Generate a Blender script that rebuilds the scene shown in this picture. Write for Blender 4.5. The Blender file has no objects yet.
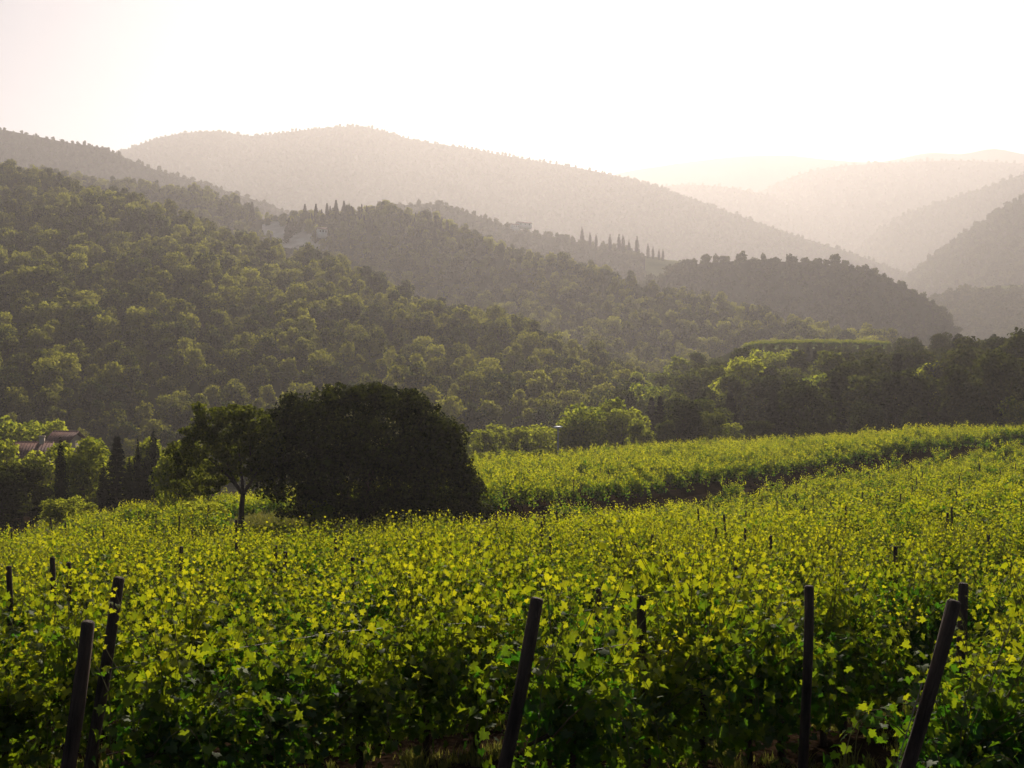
import bpy, math
import numpy as np
from mathutils import Matrix, Vector

# ------------------------------------------------------------------ camera, sky, sun, exposure
scene = bpy.context.scene
F = 1138.0                       # focal length in pixels of the 1024 px wide frame
HZ = 384.0
rng = np.random.default_rng(11)
R = math.radians

cam_d = bpy.data.cameras.new('camera'); cam = bpy.data.objects.new('camera', cam_d)
scene.collection.objects.link(cam); scene.camera = cam
cam_d.sensor_width = 36.0; cam_d.lens = 36.0 * F / 1024.0
cam_d.clip_start = 0.1; cam_d.clip_end = 30000
cam.location = (0, 0, 0); cam.rotation_euler = (R(90), 0, 0)

SUN_EL, SUN_AZ = 25.0, 4.5       # azimuth to the right of the view direction (+Y)
world = bpy.data.worlds.new('World'); scene.world = world
world.use_nodes = True
wn = world.node_tree.nodes; wl = world.node_tree.links
bg = wn['Background']
sky = wn.new('ShaderNodeTexSky'); sky.sky_type = 'NISHITA'; sky.sun_disc = False
sky.sun_elevation = R(SUN_EL); sky.sun_rotation = R(SUN_AZ)
sky.air_density = 0.7; sky.dust_density = 1.2; sky.ozone_density = 0.6; sky.altitude = 300
wl.new(sky.outputs[0], bg.inputs[0]); bg.inputs[1].default_value = 0.05
sun_d = bpy.data.lights.new('sun', 'SUN'); sun = bpy.data.objects.new('sun', sun_d)
scene.collection.objects.link(sun)
sun_d.energy = 5.0; sun_d.angle = R(0.5); sun_d.color = (1.0, 0.90, 0.79)
sdir = Vector((math.sin(R(SUN_AZ)) * math.cos(R(SUN_EL)), math.cos(R(SUN_AZ)) * math.cos(R(SUN_EL)), math.sin(R(SUN_EL))))
sun.rotation_euler = sdir.to_track_quat('Z', 'Y').to_euler()
HAZE_DENSITY = 0.00023
HAZE_G = 0.49
HAZE_COLOR = (1.0, 0.935, 0.91)
vs = scene.view_settings
vs.view_transform = 'Standard'; vs.look = 'None'; vs.gamma = 1; vs.use_curve_mapping = False
vs.exposure = 0.42
cy = scene.cycles
cy.use_denoising = True
try: cy.denoiser = 'OPENIMAGEDENOISE'
except Exception: pass
# cycles
cy.max_bounces = 6; cy.diffuse_bounces = 3; cy.glossy_bounces = 1; cy.transmission_bounces = 4
cy.volume_bounces = 0; cy.transparent_max_bounces = 4
cy.use_adaptive_sampling = True; cy.adaptive_threshold = 0.02

# ------------------------------------------------------------------ helpers
col = scene.collection
def link(o, parent=None):
    col.objects.link(o)
    if parent is not None: o.parent = parent
    return o
def tag(o, label=None, cat=None, group=None, kind=None):
    if label: o['label'] = label
    if cat: o['category'] = cat
    if group: o['group'] = group
    if kind: o['kind'] = kind
    return o
def empty(name, loc=(0, 0, 0), rz=0.0, s=1.0):
    o = bpy.data.objects.new(name, None); o.empty_display_size = 0.3
    o.location = loc; o.rotation_euler = (0, 0, rz); o.scale = (s, s, s)
    return link(o)

def build_mesh(name, verts, faces_flat, loop_tot, mats, mat_idx=None, attrs=None, smooth=False):
    """verts (n,3); faces_flat: flat vertex indices; loop_tot: verts per face"""
    me = bpy.data.meshes.new(name)
    verts = np.asarray(verts, dtype=np.float32); faces_flat = np.asarray(faces_flat, dtype=np.int32)
    loop_tot = np.asarray(loop_tot, dtype=np.int32)
    me.vertices.add(len(verts)); me.vertices.foreach_set('co', verts.ravel())
    if len(loop_tot) == 0: me.update(); return me
    me.loops.add(len(faces_flat)); me.loops.foreach_set('vertex_index', faces_flat)
    me.polygons.add(len(loop_tot))
    starts = np.concatenate([[0], np.cumsum(loop_tot)[:-1]]).astype(np.int32)
    me.polygons.foreach_set('loop_start', starts); me.polygons.foreach_set('loop_total', loop_tot)
    if mat_idx is not None: me.polygons.foreach_set('material_index', np.asarray(mat_idx, dtype=np.int32))
    if smooth: me.polygons.foreach_set('use_smooth', np.ones(len(loop_tot), dtype=bool))
    for m in mats: me.materials.append(m)
    for k, (dom, arr) in (attrs or {}).items():
        arr = np.asarray(arr, dtype=np.float32)
        if arr.ndim == 2:
            a = me.attributes.new(k, 'FLOAT_VECTOR', dom); a.data.foreach_set('vector', arr.ravel())
        else:
            a = me.attributes.new(k, 'FLOAT', dom); a.data.foreach_set('value', arr)
    me.update(calc_edges=True); me.validate(verbose=False)
    return me

class MB:
    """collects simple solids into one mesh"""
    def __init__(s): s.v = []; s.f = []; s.t = []; s.m = []; s.n = 0
    def add(s, verts, faces, mi=0):
        verts = np.asarray(verts, dtype=float)
        for fc in faces:
            s.f.extend([i + s.n for i in fc]); s.t.append(len(fc)); s.m.append(mi)
        s.v.append(verts); s.n += len(verts)
    def box(s, x0, x1, y0, y1, z0, z1, mi=0):
        v = [(x, y, z) for z in (z0, z1) for x, y in ((x0, y0), (x1, y0), (x1, y1), (x0, y1))]
        s.add(v, [(0, 3, 2, 1), (4, 5, 6, 7), (0, 1, 5, 4), (1, 2, 6, 5), (2, 3, 7, 6), (3, 0, 4, 7)], mi)
    def tube(s, pts, rad, n=6, mi=0, cap=True, jit=0.0):
        pts = np.asarray(pts, dtype=float); rad = np.broadcast_to(np.asarray(rad, dtype=float), (len(pts),))
        d = np.gradient(pts, axis=0); d /= np.linalg.norm(d, axis=1)[:, None] + 1e-9
        ref = np.array([1.0, 0, 0]) if abs(d[0][0]) < 0.8 else np.array([0, 1.0, 0])
        vv = []
        for p, t, r in zip(pts, d, rad):
            a = np.cross(t, ref); a /= np.linalg.norm(a) + 1e-9; b = np.cross(t, a)
            for k in range(n):
                th = 2 * math.pi * k / n
                rr = r * (1 + (rng.uniform(-jit, jit) if jit else 0))
                vv.append(p + rr * (a * math.cos(th) + b * math.sin(th)))
        fs = []
        for i in range(len(pts) - 1):
            for k in range(n):
                k2 = (k + 1) % n
                fs.append((i * n + k, i * n + k2, (i + 1) * n + k2, (i + 1) * n + k))
        if cap:
            fs.append(tuple(range(n))[::-1]); fs.append(tuple((len(pts) - 1) * n + k for k in range(n)))
        s.add(vv, fs, mi)
    def mesh(s, name, mats, smooth=False):
        return build_mesh(name, np.concatenate(s.v), s.f, s.t, mats, s.m, smooth=smooth)
    def build(s, name, mats, parent=None, smooth=False):
        if not isinstance(mats, (list, tuple)): mats = [mats]
        return link(bpy.data.objects.new(name, s.mesh(name, mats, smooth)), parent)

def hash2(ix, iy, seed):
    h = (ix.astype(np.int64) * 374761393 + iy.astype(np.int64) * 668265263 + seed * 974634777) & 0x7fffffff
    h = ((h ^ (h >> 13)) * 1274126177) & 0x7fffffff
    return ((h ^ (h >> 16)) & 0xffffff) / float(0xffffff)
def vnoise(x, y, seed=0):
    x = np.asarray(x, dtype=float); y = np.asarray(y, dtype=float)
    ix = np.floor(x); iy = np.floor(y); fx = x - ix; fy = y - iy
    fx = fx * fx * (3 - 2 * fx); fy = fy * fy * (3 - 2 * fy)
    a = hash2(ix, iy, seed); b = hash2(ix + 1, iy, seed); c = hash2(ix, iy + 1, seed); d = hash2(ix + 1, iy + 1, seed)
    return (a * (1 - fx) + b * fx) * (1 - fy) + (c * (1 - fx) + d * fx) * fy * 1.0
def fbm(x, y, seed=0, octv=4):
    s = 0; a = 0.5
    for i in range(octv):
        s = s + a * (vnoise(x * 2 ** i, y * 2 ** i, seed + i * 7) - 0.5); a *= 0.5
    return s

# ------------------------------------------------------------------ materials
def new_mat(name):
    m = bpy.data.materials.new(name); m.use_nodes = True
    nt = m.node_tree
    for n in list(nt.nodes): nt.nodes.remove(n)
    out = nt.nodes.new('ShaderNodeOutputMaterial')
    return m, nt, out
def mixcol(nt, fac, a, b):
    n = nt.nodes.new('ShaderNodeMix'); n.data_type = 'RGBA'
    for s, v in ((n.inputs[0], fac), (n.inputs[6], a), (n.inputs[7], b)):
        if isinstance(v, (int, float)): s.default_value = v
        elif isinstance(v, tuple): s.default_value = (*v, 1) if len(v) == 3 else v
        else: nt.links.new(v, s)
    return n.outputs[2]
def leaf_mat(name, c_dark, c_light, t_dark, t_light, trans=0.5, gloss=0.06, obj_var=0.5):
    """two-tone leaf: reflects one colour, lets another through; 'tint' = age of each leaf, random = each plant"""
    m, nt, out = new_mat(name); N = nt.nodes; L = nt.links
    at = N.new('ShaderNodeAttribute'); at.attribute_name = 'tint'
    oi = N.new('ShaderNodeObjectInfo')
    ma = N.new('ShaderNodeMath'); ma.operation = 'MULTIPLY_ADD'
    sb = N.new('ShaderNodeMath'); sb.operation = 'SUBTRACT'; L.new(oi.outputs['Random'], sb.inputs[0]); sb.inputs[1].default_value = 0.5
    L.new(sb.outputs[0], ma.inputs[0]); ma.inputs[1].default_value = obj_var; L.new(at.outputs['Fac'], ma.inputs[2]); ma.use_clamp = True
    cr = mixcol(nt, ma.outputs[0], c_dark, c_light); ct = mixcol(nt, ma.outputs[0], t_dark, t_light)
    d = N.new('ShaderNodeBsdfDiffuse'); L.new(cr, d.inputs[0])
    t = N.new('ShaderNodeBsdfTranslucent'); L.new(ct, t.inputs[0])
    mx = N.new('ShaderNodeMixShader'); mx.inputs[0].default_value = trans
    L.new(d.outputs[0], mx.inputs[1]); L.new(t.outputs[0], mx.inputs[2])
    last = mx.outputs[0]
    if gloss:
        g = N.new('ShaderNodeBsdfGlossy'); g.inputs['Roughness'].default_value = 0.55; g.inputs[0].default_value = (0.9, 0.95, 0.8, 1)
        m2 = N.new('ShaderNodeMixShader'); m2.inputs[0].default_value = gloss
        L.new(last, m2.inputs[1]); L.new(g.outputs[0], m2.inputs[2]); last = m2.outputs[0]
    L.new(last, out.inputs[0])
    return m
def noise_mat(name, c1, c2, scale=1.0, rough=0.9, bump=0.0, bscale=None, c3=None, stretch=(1, 1, 1)):
    m, nt, out = new_mat(name); N = nt.nodes; L = nt.links
    tc = N.new('ShaderNodeTexCoord'); mp = N.new('ShaderNodeMapping'); mp.inputs['Scale'].default_value = stretch
    L.new(tc.outputs['Object'], mp.inputs[0])
    nz = N.new('ShaderNodeTexNoise'); nz.inputs['Scale'].default_value = scale; nz.inputs['Detail'].default_value = 6
    L.new(mp.outputs[0], nz.inputs['Vector'])
    rp = N.new('ShaderNodeValToRGB'); L.new(nz.outputs['Fac'], rp.inputs[0])
    rp.color_ramp.elements[0].position = 0.35; rp.color_ramp.elements[0].color = (*c1, 1)
    rp.color_ramp.elements[1].position = 0.65; rp.color_ramp.elements[1].color = (*c2, 1)
    if c3:
        e = rp.color_ramp.elements.new(0.78); e.color = (*c3, 1)
    b = N.new('ShaderNodeBsdfPrincipled'); b.inputs['Roughness'].default_value = rough
    b.inputs['Specular IOR Level'].default_value = 0.0 if rough > 0.92 else 0.2
    L.new(rp.outputs[0], b.inputs['Base Color'])
    if bump:
        n2 = N.new('ShaderNodeTexNoise'); n2.inputs['Scale'].default_value = bscale or scale * 4; n2.inputs['Detail'].default_value = 5
        L.new(mp.outputs[0], n2.inputs['Vector'])
        bp = N.new('ShaderNodeBump'); bp.inputs['Strength'].default_value = 1; bp.inputs['Distance'].default_value = bump
        L.new(n2.outputs['Fac'], bp.inputs['Height']); L.new(bp.outputs[0], b.inputs['Normal'])
    L.new(b.outputs[0], out.inputs[0])
    return m
M = {}
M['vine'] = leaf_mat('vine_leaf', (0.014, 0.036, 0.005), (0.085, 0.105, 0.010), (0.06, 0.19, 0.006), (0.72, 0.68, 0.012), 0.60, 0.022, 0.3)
M['shoot'] = noise_mat('green_shoot', (0.10, 0.12, 0.03), (0.14, 0.10, 0.04), 4)
M['bark'] = noise_mat('vine_bark', (0.035, 0.022, 0.014), (0.09, 0.06, 0.04), 14, 0.95, 0.01, 40, stretch=(1, 1, .3))
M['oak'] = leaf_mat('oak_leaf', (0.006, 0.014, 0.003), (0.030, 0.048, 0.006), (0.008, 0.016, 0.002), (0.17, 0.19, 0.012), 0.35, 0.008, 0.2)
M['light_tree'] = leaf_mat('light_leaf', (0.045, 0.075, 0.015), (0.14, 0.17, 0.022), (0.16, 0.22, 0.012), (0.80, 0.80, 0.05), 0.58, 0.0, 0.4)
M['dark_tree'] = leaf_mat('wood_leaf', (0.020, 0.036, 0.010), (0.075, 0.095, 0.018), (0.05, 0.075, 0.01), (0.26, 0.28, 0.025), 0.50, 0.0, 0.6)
M['forest'] = leaf_mat('forest_leaf', (0.020, 0.036, 0.010), (0.15, 0.17, 0.022), (0.03, 0.05, 0.008), (0.52, 0.50, 0.05), 0.54, 0.0, 1.1)
M['far_forest'] = leaf_mat('far_forest_leaf', (0.030, 0.046, 0.012), (0.075, 0.085, 0.020), (0.04, 0.06, 0.01), (0.16, 0.17, 0.02), 0.40, 0.0, 0.6)
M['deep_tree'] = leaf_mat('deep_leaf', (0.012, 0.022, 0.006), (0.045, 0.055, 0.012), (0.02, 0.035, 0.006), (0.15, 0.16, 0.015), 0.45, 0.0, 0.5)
M['needle'] = leaf_mat('conifer_needle', (0.007, 0.013, 0.005), (0.022, 0.030, 0.009), (0.01, 0.02, 0.004), (0.035, 0.05, 0.008), 0.25, 0.0, 0.3)
M['trunk'] = noise_mat('tree_bark', (0.035, 0.025, 0.018), (0.10, 0.075, 0.055), 5, 0.95, 0.03, 14, stretch=(1, 1, .25))
M['wood'] = noise_mat('weathered_post', (0.022, 0.014, 0.010), (0.11, 0.072, 0.050), 11, 0.85, 0.03, 34, stretch=(1, 1, .12))
M['soil'] = noise_mat('soil', (0.012, 0.008, 0.005), (0.035, 0.021, 0.012), 1.6, 0.97, 0.10, 7, c3=(0.03, 0.035, 0.012))
M['forest_floor'] = noise_mat('forest_floor', (0.03, 0.035, 0.012), (0.06, 0.065, 0.025), 0.03, 0.95)
M['path'] = noise_mat('path_soil', (0.030, 0.019, 0.012), (0.055, 0.038, 0.020), 1.2, 0.97, 0.05, 7, c3=(0.04, 0.05, 0.015))
M['pale_soil'] = noise_mat('pale_soil', (0.50, 0.42, 0.32), (0.72, 0.66, 0.55), 0.08, 0.95)
M['meadow'] = noise_mat('meadow', (0.10, 0.13, 0.03), (0.17, 0.19, 0.05), 0.05, 0.95)
M['crop'] = noise_mat('crop', (0.22, 0.28, 0.03), (0.32, 0.36, 0.05), 0.3, 0.9)
M['grass'] = leaf_mat('grass_blade', (0.06, 0.08, 0.015), (0.14, 0.13, 0.03), (0.14, 0.18, 0.02), (0.38, 0.34, 0.06), 0.45, 0.03, 0.4)
M['tile'] = noise_mat('roof_tile', (0.13, 0.065, 0.052), (0.22, 0.12, 0.095), 2.0, 0.85, 0.04, 5)
M['plaster'] = noise_mat('ochre_plaster', (0.42, 0.33, 0.22), (0.52, 0.43, 0.31), 1.2, 0.9)
M['white'] = noise_mat('white_render', (0.74, 0.72, 0.68), (0.82, 0.80, 0.76), 1.0, 0.8)
M['shutter'] = noise_mat('shutter_paint', (0.05, 0.035, 0.025), (0.08, 0.055, 0.035), 3, 0.7)
M['metal'] = noise_mat('galvanised', (0.20, 0.19, 0.18), (0.33, 0.32, 0.30), 5, 0.5)
M['lamp_white'] = noise_mat('lamp_white', (0.76, 0.76, 0.74), (0.82, 0.82, 0.80), 3, 0.5)
M['wire'] = noise_mat('rusty_wire', (0.16, 0.10, 0.07), (0.25, 0.20, 0.16), 20, 0.5)

# ------------------------------------------------------------------ terrain
# near ground: height below the eye as a table over (azimuth column, distance)
UG = [-300, 0, 250, 450, 520, 700, 1000, 1300]
RG = [0, 4, 8, 15, 30, 50, 60, 72, 85, 97, 115, 132, 150, 180, 220, 300, 450, 900, 9000]
ZG = np.array([
 # 0    4     8    15    30    50    60    72     85     97    115    132    150    180   220   300   450  900  9000
 [-1.7,-2.5,-3.3,-4.2,-5.9,-8.4,-9.6,-10.2,-11.2,-12.0,-13.0,-14.0,-15.0,-17.0,-20.0,-25,-30,-34,-40],
 [-1.7,-2.5,-3.3,-4.2,-5.9,-8.4,-9.6,-10.2,-11.4,-12.2,-13.4,-14.6,-15.6,-17.6,-20.0,-25,-30,-34,-40],
 [-1.7,-2.5,-3.3,-4.2,-5.8,-8.3,-9.4, -9.6,-10.4,-11.2,-12.4,-13.6,-14.8,-17.0,-20.0,-25,-30,-34,-40],
 [-1.7,-2.5,-3.3,-4.2,-5.8,-8.2,-9.3, -9.1, -9.3, -9.8,-10.4,-11.2,-12.4,-15.0,-18.5,-25,-30,-34,-40],
 [-1.7,-2.5,-3.3,-4.2,-5.8,-8.0,-9.0, -8.8, -8.9, -9.3, -9.9,-10.6,-11.8,-14.0,-17.5,-24,-30,-34,-40],
 [-1.7,-2.5,-3.3,-4.2,-5.8,-7.7,-8.7, -9.7,-10.2, -9.5, -9.2, -9.3, -9.6,-11.6,-15.0,-22,-30,-34,-40],
 [-1.7,-2.5,-3.3,-4.2,-5.6,-7.0,-7.6, -8.2, -8.6, -8.9, -8.9, -7.7, -7.5, -8.9,-11.5,-20,-30,-34,-40],
 [-1.7,-2.5,-3.3,-4.2,-5.4,-6.5,-6.9, -7.3, -7.6, -7.7, -7.7, -7.1, -6.4, -7.0,-10.0,-20,-30,-34,-40]])
def path_r(u): return np.interp(u, [380, 480, 520, 700, 1000, 1150, 1300], [69, 70.5, 73, 96, 131, 146, 158])
def ground_z(x, y):
    x = np.asarray(x, dtype=float); y = np.asarray(y, dtype=float)
    r = np.hypot(x, y); a = np.arctan2(x, y)
    u = 512 + F * np.tan(np.clip(a, -R(38), R(38)))
    u = np.clip(u, UG[0], UG[-1])
    cols = [np.interp(r, RG, ZG[k]) for k in range(len(UG))]
    cols = np.array(cols)
    fi = np.interp(u, UG, np.arange(len(UG))); i0 = np.clip(np.floor(fi).astype(int), 0, len(UG) - 2); t = fi - i0
    t = t * t * (3 - 2 * t)
    flat = cols.reshape(len(UG), -1); idx = np.arange(flat.shape[1])
    i0f = i0.reshape(-1); z = flat[i0f, idx] * (1 - t.reshape(-1)) + flat[i0f + 1, idx] * t.reshape(-1)
    z = z.reshape(x.shape)
    z = z + np.clip(1 - np.abs(u - 345) / 150, 0, .4) * 2.5 * 0.9 * np.clip((r - 60.5) / 2.5, 0, 1) * np.clip((84 - r) / 10, 0, 1)
    q = path_r(u) - 3.6 - r * np.cos(np.clip(a, -1.2, 1.2))
    z = z - np.where((u > 470) & (np.abs(a) < 1.2), 1.35 * np.clip(q / 2.2, 0, 1) * np.clip(1 - q / 26, 0, 1) * np.clip((u - 470) / 110, 0, 1), 0)
    z = z + 0.18 * fbm(x / 3.0, y / 3.0, 3) * np.clip(r / 10, 0.2, 1) + 0.05 * fbm(x * 1.5, y * 1.5, 5)
    return z
def gz(x, y): return float(ground_z(np.array([x]), np.array([y]))[0])
def PT(u, r):
    """column u, depth r along the view axis -> x, y"""
    return (u - 512) / F * r, r

def grid_mesh(name, X, Y, Z, mats, wrap=False, mat_idx=None):
    nr, nc = X.shape
    v = np.stack([X, Y, Z], -1).reshape(-1, 3)
    i = np.arange(nr - 1)[:, None] * nc; j = np.arange(nc if wrap else nc - 1)[None, :]; j2 = (j + 1) % nc
    q = np.stack([i + j, i + j2, i + nc + j2, i + nc + j], -1)
    n = q.shape[0] * q.shape[1]
    return build_mesh(name, v, q[..., ::-1].ravel(), np.full(n, 4), mats, mat_idx, smooth=True)

az = np.concatenate([np.arange(-180, -40, 4), np.arange(-40, 40, 0.4), np.arange(40, 180, 4)])
rr = [0.3]
while rr[-1] < 12000: rr.append(rr[-1] * (1.028 if rr[-1] < 260 else 1.08) + 0.02)
rr = np.array(rr)
AA, RR = np.meshgrid(np.radians(az), rr)
GX, GY = RR * np.sin(AA), RR * np.cos(AA); GZ = ground_z(GX, GY)
rm = np.sqrt(rr[:-1] * rr[1:])
mi = np.repeat((rm > 215).astype(int), len(az))
ground = link(bpy.data.objects.new('ground', grid_mesh('ground', GX, GY, GZ, [M['soil'], M['forest_floor']], wrap=True, mat_idx=mi)))
tag(ground, kind='structure')

# hills: each one a ridge given by its crest (column, height in the view, distance) and the distance of its foot
class Hill: pass
hills = []
KD = {'near_hill': .76, 'wooded_spur': .8, 'cypress_ridge': .85, 'shaded_hill': .8, 'left_ridge': .9, 'valley_rise': 1.45}
def hill(name, pts, foot, tree_h, zf=-32.0, p=1.15, amp=10, nscale=160, back=0.5, seed=1):
    h = Hill(); h.name = name
    pts = np.array(pts, dtype=float); kd = KD.get(name, 1.0); pts[:, 2] *= kd
    foot = (foot[0], [f * kd for f in foot[1]]) if isinstance(foot, tuple) else foot * kd
    h.u, h.Y, h.D = pts[:, 0], pts[:, 1], pts[:, 2]
    h.foot = foot; h.th = tree_h; h.zf = zf; h.p = p; h.amp = amp; h.ns = nscale; h.back = back; h.seed = seed
    hills.append(h); return h
def smooth_interp(u, xp, fp):
    w = np.array([-18, -9, 0, 9, 18.]); k = np.array([.12, .22, .32, .22, .12])
    return sum(kk * np.interp(u + ww, xp, fp) for ww, kk in zip(w, k))
def hill_z(h, u, y):
    """u column, y depth along the view axis"""
    D = smooth_interp(u, h.u, h.D); Yc = smooth_interp(u, h.u, h.Y)
    Fo = np.interp(u, h.foot[0], h.foot[1]) if isinstance(h.foot, tuple) else np.full_like(D, h.foot)
    zc = (HZ - Yc) / F * D - h.th * 0.85
    s = np.clip((y - Fo) / (D - Fo), -0.3, 1)
    base = np.where(s >= 0, h.zf + (zc - h.zf) * np.clip(s, 0, 1) ** h.p, h.zf + s * 60)
    base = np.where(y > D, zc - (y - D) * h.back, base)
    x = (u - 512) / F * y
    n = fbm(x / h.ns, y / h.ns, h.seed, 4) + 0.8 * fbm(x / (h.ns * 0.55) + 9, y / (h.ns * 2.2), h.seed + 40, 3)
    w = np.clip(np.sin(np.clip(s, 0, 1) * math.pi), 0, 1)
    return base + h.amp * n * (w + 0.06)

H1 = hill('near_hill', [(-320, 130, 950), (-150, 146, 930), (0, 160, 900), (60, 172, 860), (130, 190, 810), (200, 213, 760), (260, 236, 720), (330, 250, 680),
    (400, 282, 620), (450, 294, 590), (500, 314, 560), (540, 326, 540), (600, 345, 510), (660, 372, 470), (720, 410, 430), (800, 450, 400)],
    250, 9, p=1.05, amp=26, nscale=120, seed=2)
H2 = hill('wooded_spur', [(-320, 150, 1250), (0, 158, 1250), (60, 168, 1230), (110, 178, 1200), (150, 178, 1180), (200, 183, 1150), (240, 196, 1120), (268, 216, 1080), (300, 206, 1060), (350, 203, 1030),
    (400, 206, 1000), (440, 213, 980), (480, 227, 950), (520, 241, 920), (560, 251, 890), (620, 268, 850), (680, 284, 810), (740, 298, 770), (800, 312, 730),
    (860, 325, 690), (900, 335, 660), (950, 350, 620), (1000, 375, 580), (1060, 420, 540)],
    ([-300, 400, 600, 900, 1000], [560, 560, 400, 360, 360]), 9, p=1.25, amp=30, nscale=150, seed=5)
H3 = hill('cypress_ridge', [(330, 215, 1500), (400, 199, 1480), (440, 197, 1450), (480, 211, 1430), (520, 224, 1400), (560, 232, 1370), (600, 240, 1340), (640, 248, 1310), (680, 255, 1290),
    (720, 266, 1260), (780, 290, 1230), (830, 320, 1200)], 900, 8, amp=16, nscale=200, seed=8)
H4 = hill('shaded_hill', [(600, 300, 1130), (640, 279, 1120), (665, 264, 1100), (690, 254, 1080), (740, 250, 1060), (800, 251, 1040), (850, 257, 1020), (890, 269, 1000), (920, 283, 980),
    (945, 301, 960), (960, 322, 940), (975, 347, 930), (1000, 380, 920)], ([600, 1000], [860, 800]), 9, zf=-34, p=1.0, amp=14, nscale=120, seed=12)
H5 = hill('left_ridge', [(-320, 105, 1900), (-100, 114, 1850), (0, 123, 1800), (40, 131, 1780), (80, 139, 1760), (100, 139, 1750), (118, 149, 1730), (150, 162, 1700), (200, 176, 1650), (260, 195, 1600), (330, 220, 1560)],
    1100, 10, p=1.1, amp=30, nscale=260, seed=15)
H6 = hill('long_ridge', [(-300, 170, 3000), (0, 160, 3000), (60, 158, 2950), (100, 154, 2900), (120, 149, 2860), (150, 136, 2820), (180, 129, 2800), (220, 127, 2760), (245, 134, 2740), (265, 132, 2720), (290, 128, 2700), (340, 123, 2660), (370, 123, 2640),
    (390, 130, 2620), (420, 138, 2600), (460, 143, 2560), (500, 151, 2520), (540, 158, 2480), (600, 168, 2420), (650, 180, 2360), (700, 197, 2300), (740, 212, 2240), (800, 233, 2150),
    (850, 248, 2080), (900, 266, 2000), (930, 277, 1950), (960, 292, 1900), (1000, 330, 1850)], 1500, 10, p=1.1, amp=60, nscale=420, seed=18)
H7 = hill('right_hill', [(860, 300, 1900), (890, 285, 1880), (920, 262, 1850), (945, 243, 1820), (975, 222, 1790), (1000, 205, 1770), (1024, 190, 1740), (1100, 165, 1700), (1300, 130, 1650)],
    1100, 10, amp=36, nscale=260, seed=21)
H8 = hill('right_ridge', [(840, 262, 2750), (860, 242, 2740), (875, 228, 2730), (900, 212, 2700), (930, 201, 2680), (960, 193, 2660), (990, 183, 2630), (1024, 170, 2600), (1100, 150, 2550), (1300, 130, 2500)],
    1800, 10, amp=50, nscale=380, seed=25)
H9 = hill('far_left_spur', [(560, 215, 3300), (640, 186, 3270), (680, 181, 3240), (720, 183, 3200), (760, 190, 3160), (800, 201, 3120), (840, 218, 3080), (870, 238, 3040), (900, 262, 3000)],
    2300, 10, amp=50, nscale=500, seed=28)
H10 = hill('far_ridge', [(700, 215, 3400), (760, 190, 3400), (785, 176, 3400), (800, 171, 3400), (830, 164, 3400), (870, 161, 3400), (905, 159, 3400), (960, 157, 3400), (1024, 161, 3400), (1300, 155, 3400)],
    2500, 10, amp=60, nscale=800, seed=31)
H11 = hill('farthest_range', [(540, 200, 3950), (620, 172, 3950), (680, 163, 3950), (740, 156, 3950), (790, 155, 3950), (830, 160, 3950), (880, 163, 3950), (910, 156, 3950), (935, 151, 3950), (960, 156, 3950), (985, 149, 3950), (996, 146, 3950), (1010, 152, 3950), (1060, 160, 3950), (1300, 170, 3950)],
    3450, 0, amp=60, nscale=700, seed=35)
H12 = hill('valley_rise', [(900, 330, 800), (930, 300, 820), (960, 284, 840), (1000, 279, 850), (1060, 277, 850), (1200, 275, 850)], 520, 8, amp=8, nscale=120, seed=38)
H13 = hill('wood_bank', [(430, 470, 300), (520, 440, 320), (580, 425, 330), (640, 398, 345), (700, 366, 360), (748, 344, 365), (820, 343, 365), (885, 344, 365), (930, 350, 350), (980, 344, 330), (1024, 336, 320), (1100, 325, 310), (1300, 310, 300)],
    ([430, 700, 1000, 1300], [215, 215, 180, 175]), 0, zf=-14, p=1.5, amp=3, nscale=60, back=0.25, seed=41)

def hill_mesh(h):
    u = np.arange(h.u[0], h.u[-1] + 0.1, 5.0)
    D = smooth_interp(u, h.u, h.D)
    Fo = np.interp(u, h.foot[0], h.foot[1]) if isinstance(h.foot, tuple) else np.full_like(D, h.foot)
    t = np.concatenate([np.linspace(-0.12, 1, 90), np.linspace(1.02, 1.5, 14)])
    U = np.repeat(u[None, :], len(t), 0); Yd = Fo[None] + (D - Fo)[None] * t[:, None]
    Z = hill_z(h, U, Yd)
    X = (U - 512) / F * Yd
    o = link(bpy.data.objects.new(h.name, grid_mesh(h.name, X, Yd, Z, [M['forest_floor']])))
    tag(o, kind='structure')
    return o
for h in hills: hill_mesh(h)

def top_z(x, y, skip=None):
    """highest surface at x, y among the ground and the hills (other than skip)"""
    z = ground_z(x, y); u = 512 + F * x / np.maximum(y, 1)
    for h in hills:
        if h is skip: continue
        D = np.interp(u, h.u, h.D); Fo = np.interp(u, h.foot[0], h.foot[1]) if isinstance(h.foot, tuple) else h.foot
        ok = (u > h.u[0]) & (u < h.u[-1]) & (y < D * 1.5)
        z = np.where(ok, np.maximum(z, hill_z(h, u, y)), z)
    return z

# the earth track between the two vineyard blocks
pu = np.arange(395, 1301, 6.0); w = np.linspace(-2.0, 0.9, 9)
PU = np.repeat(pu[None], len(w), 0); PR = path_r(PU) + w[:, None]
PX = (PU - 512) / F * PR
o = link(bpy.data.objects.new('path', grid_mesh('path', PX, PR, ground_z(PX, PR) + 0.05, [M['path']]))); tag(o, kind='structure')

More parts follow.
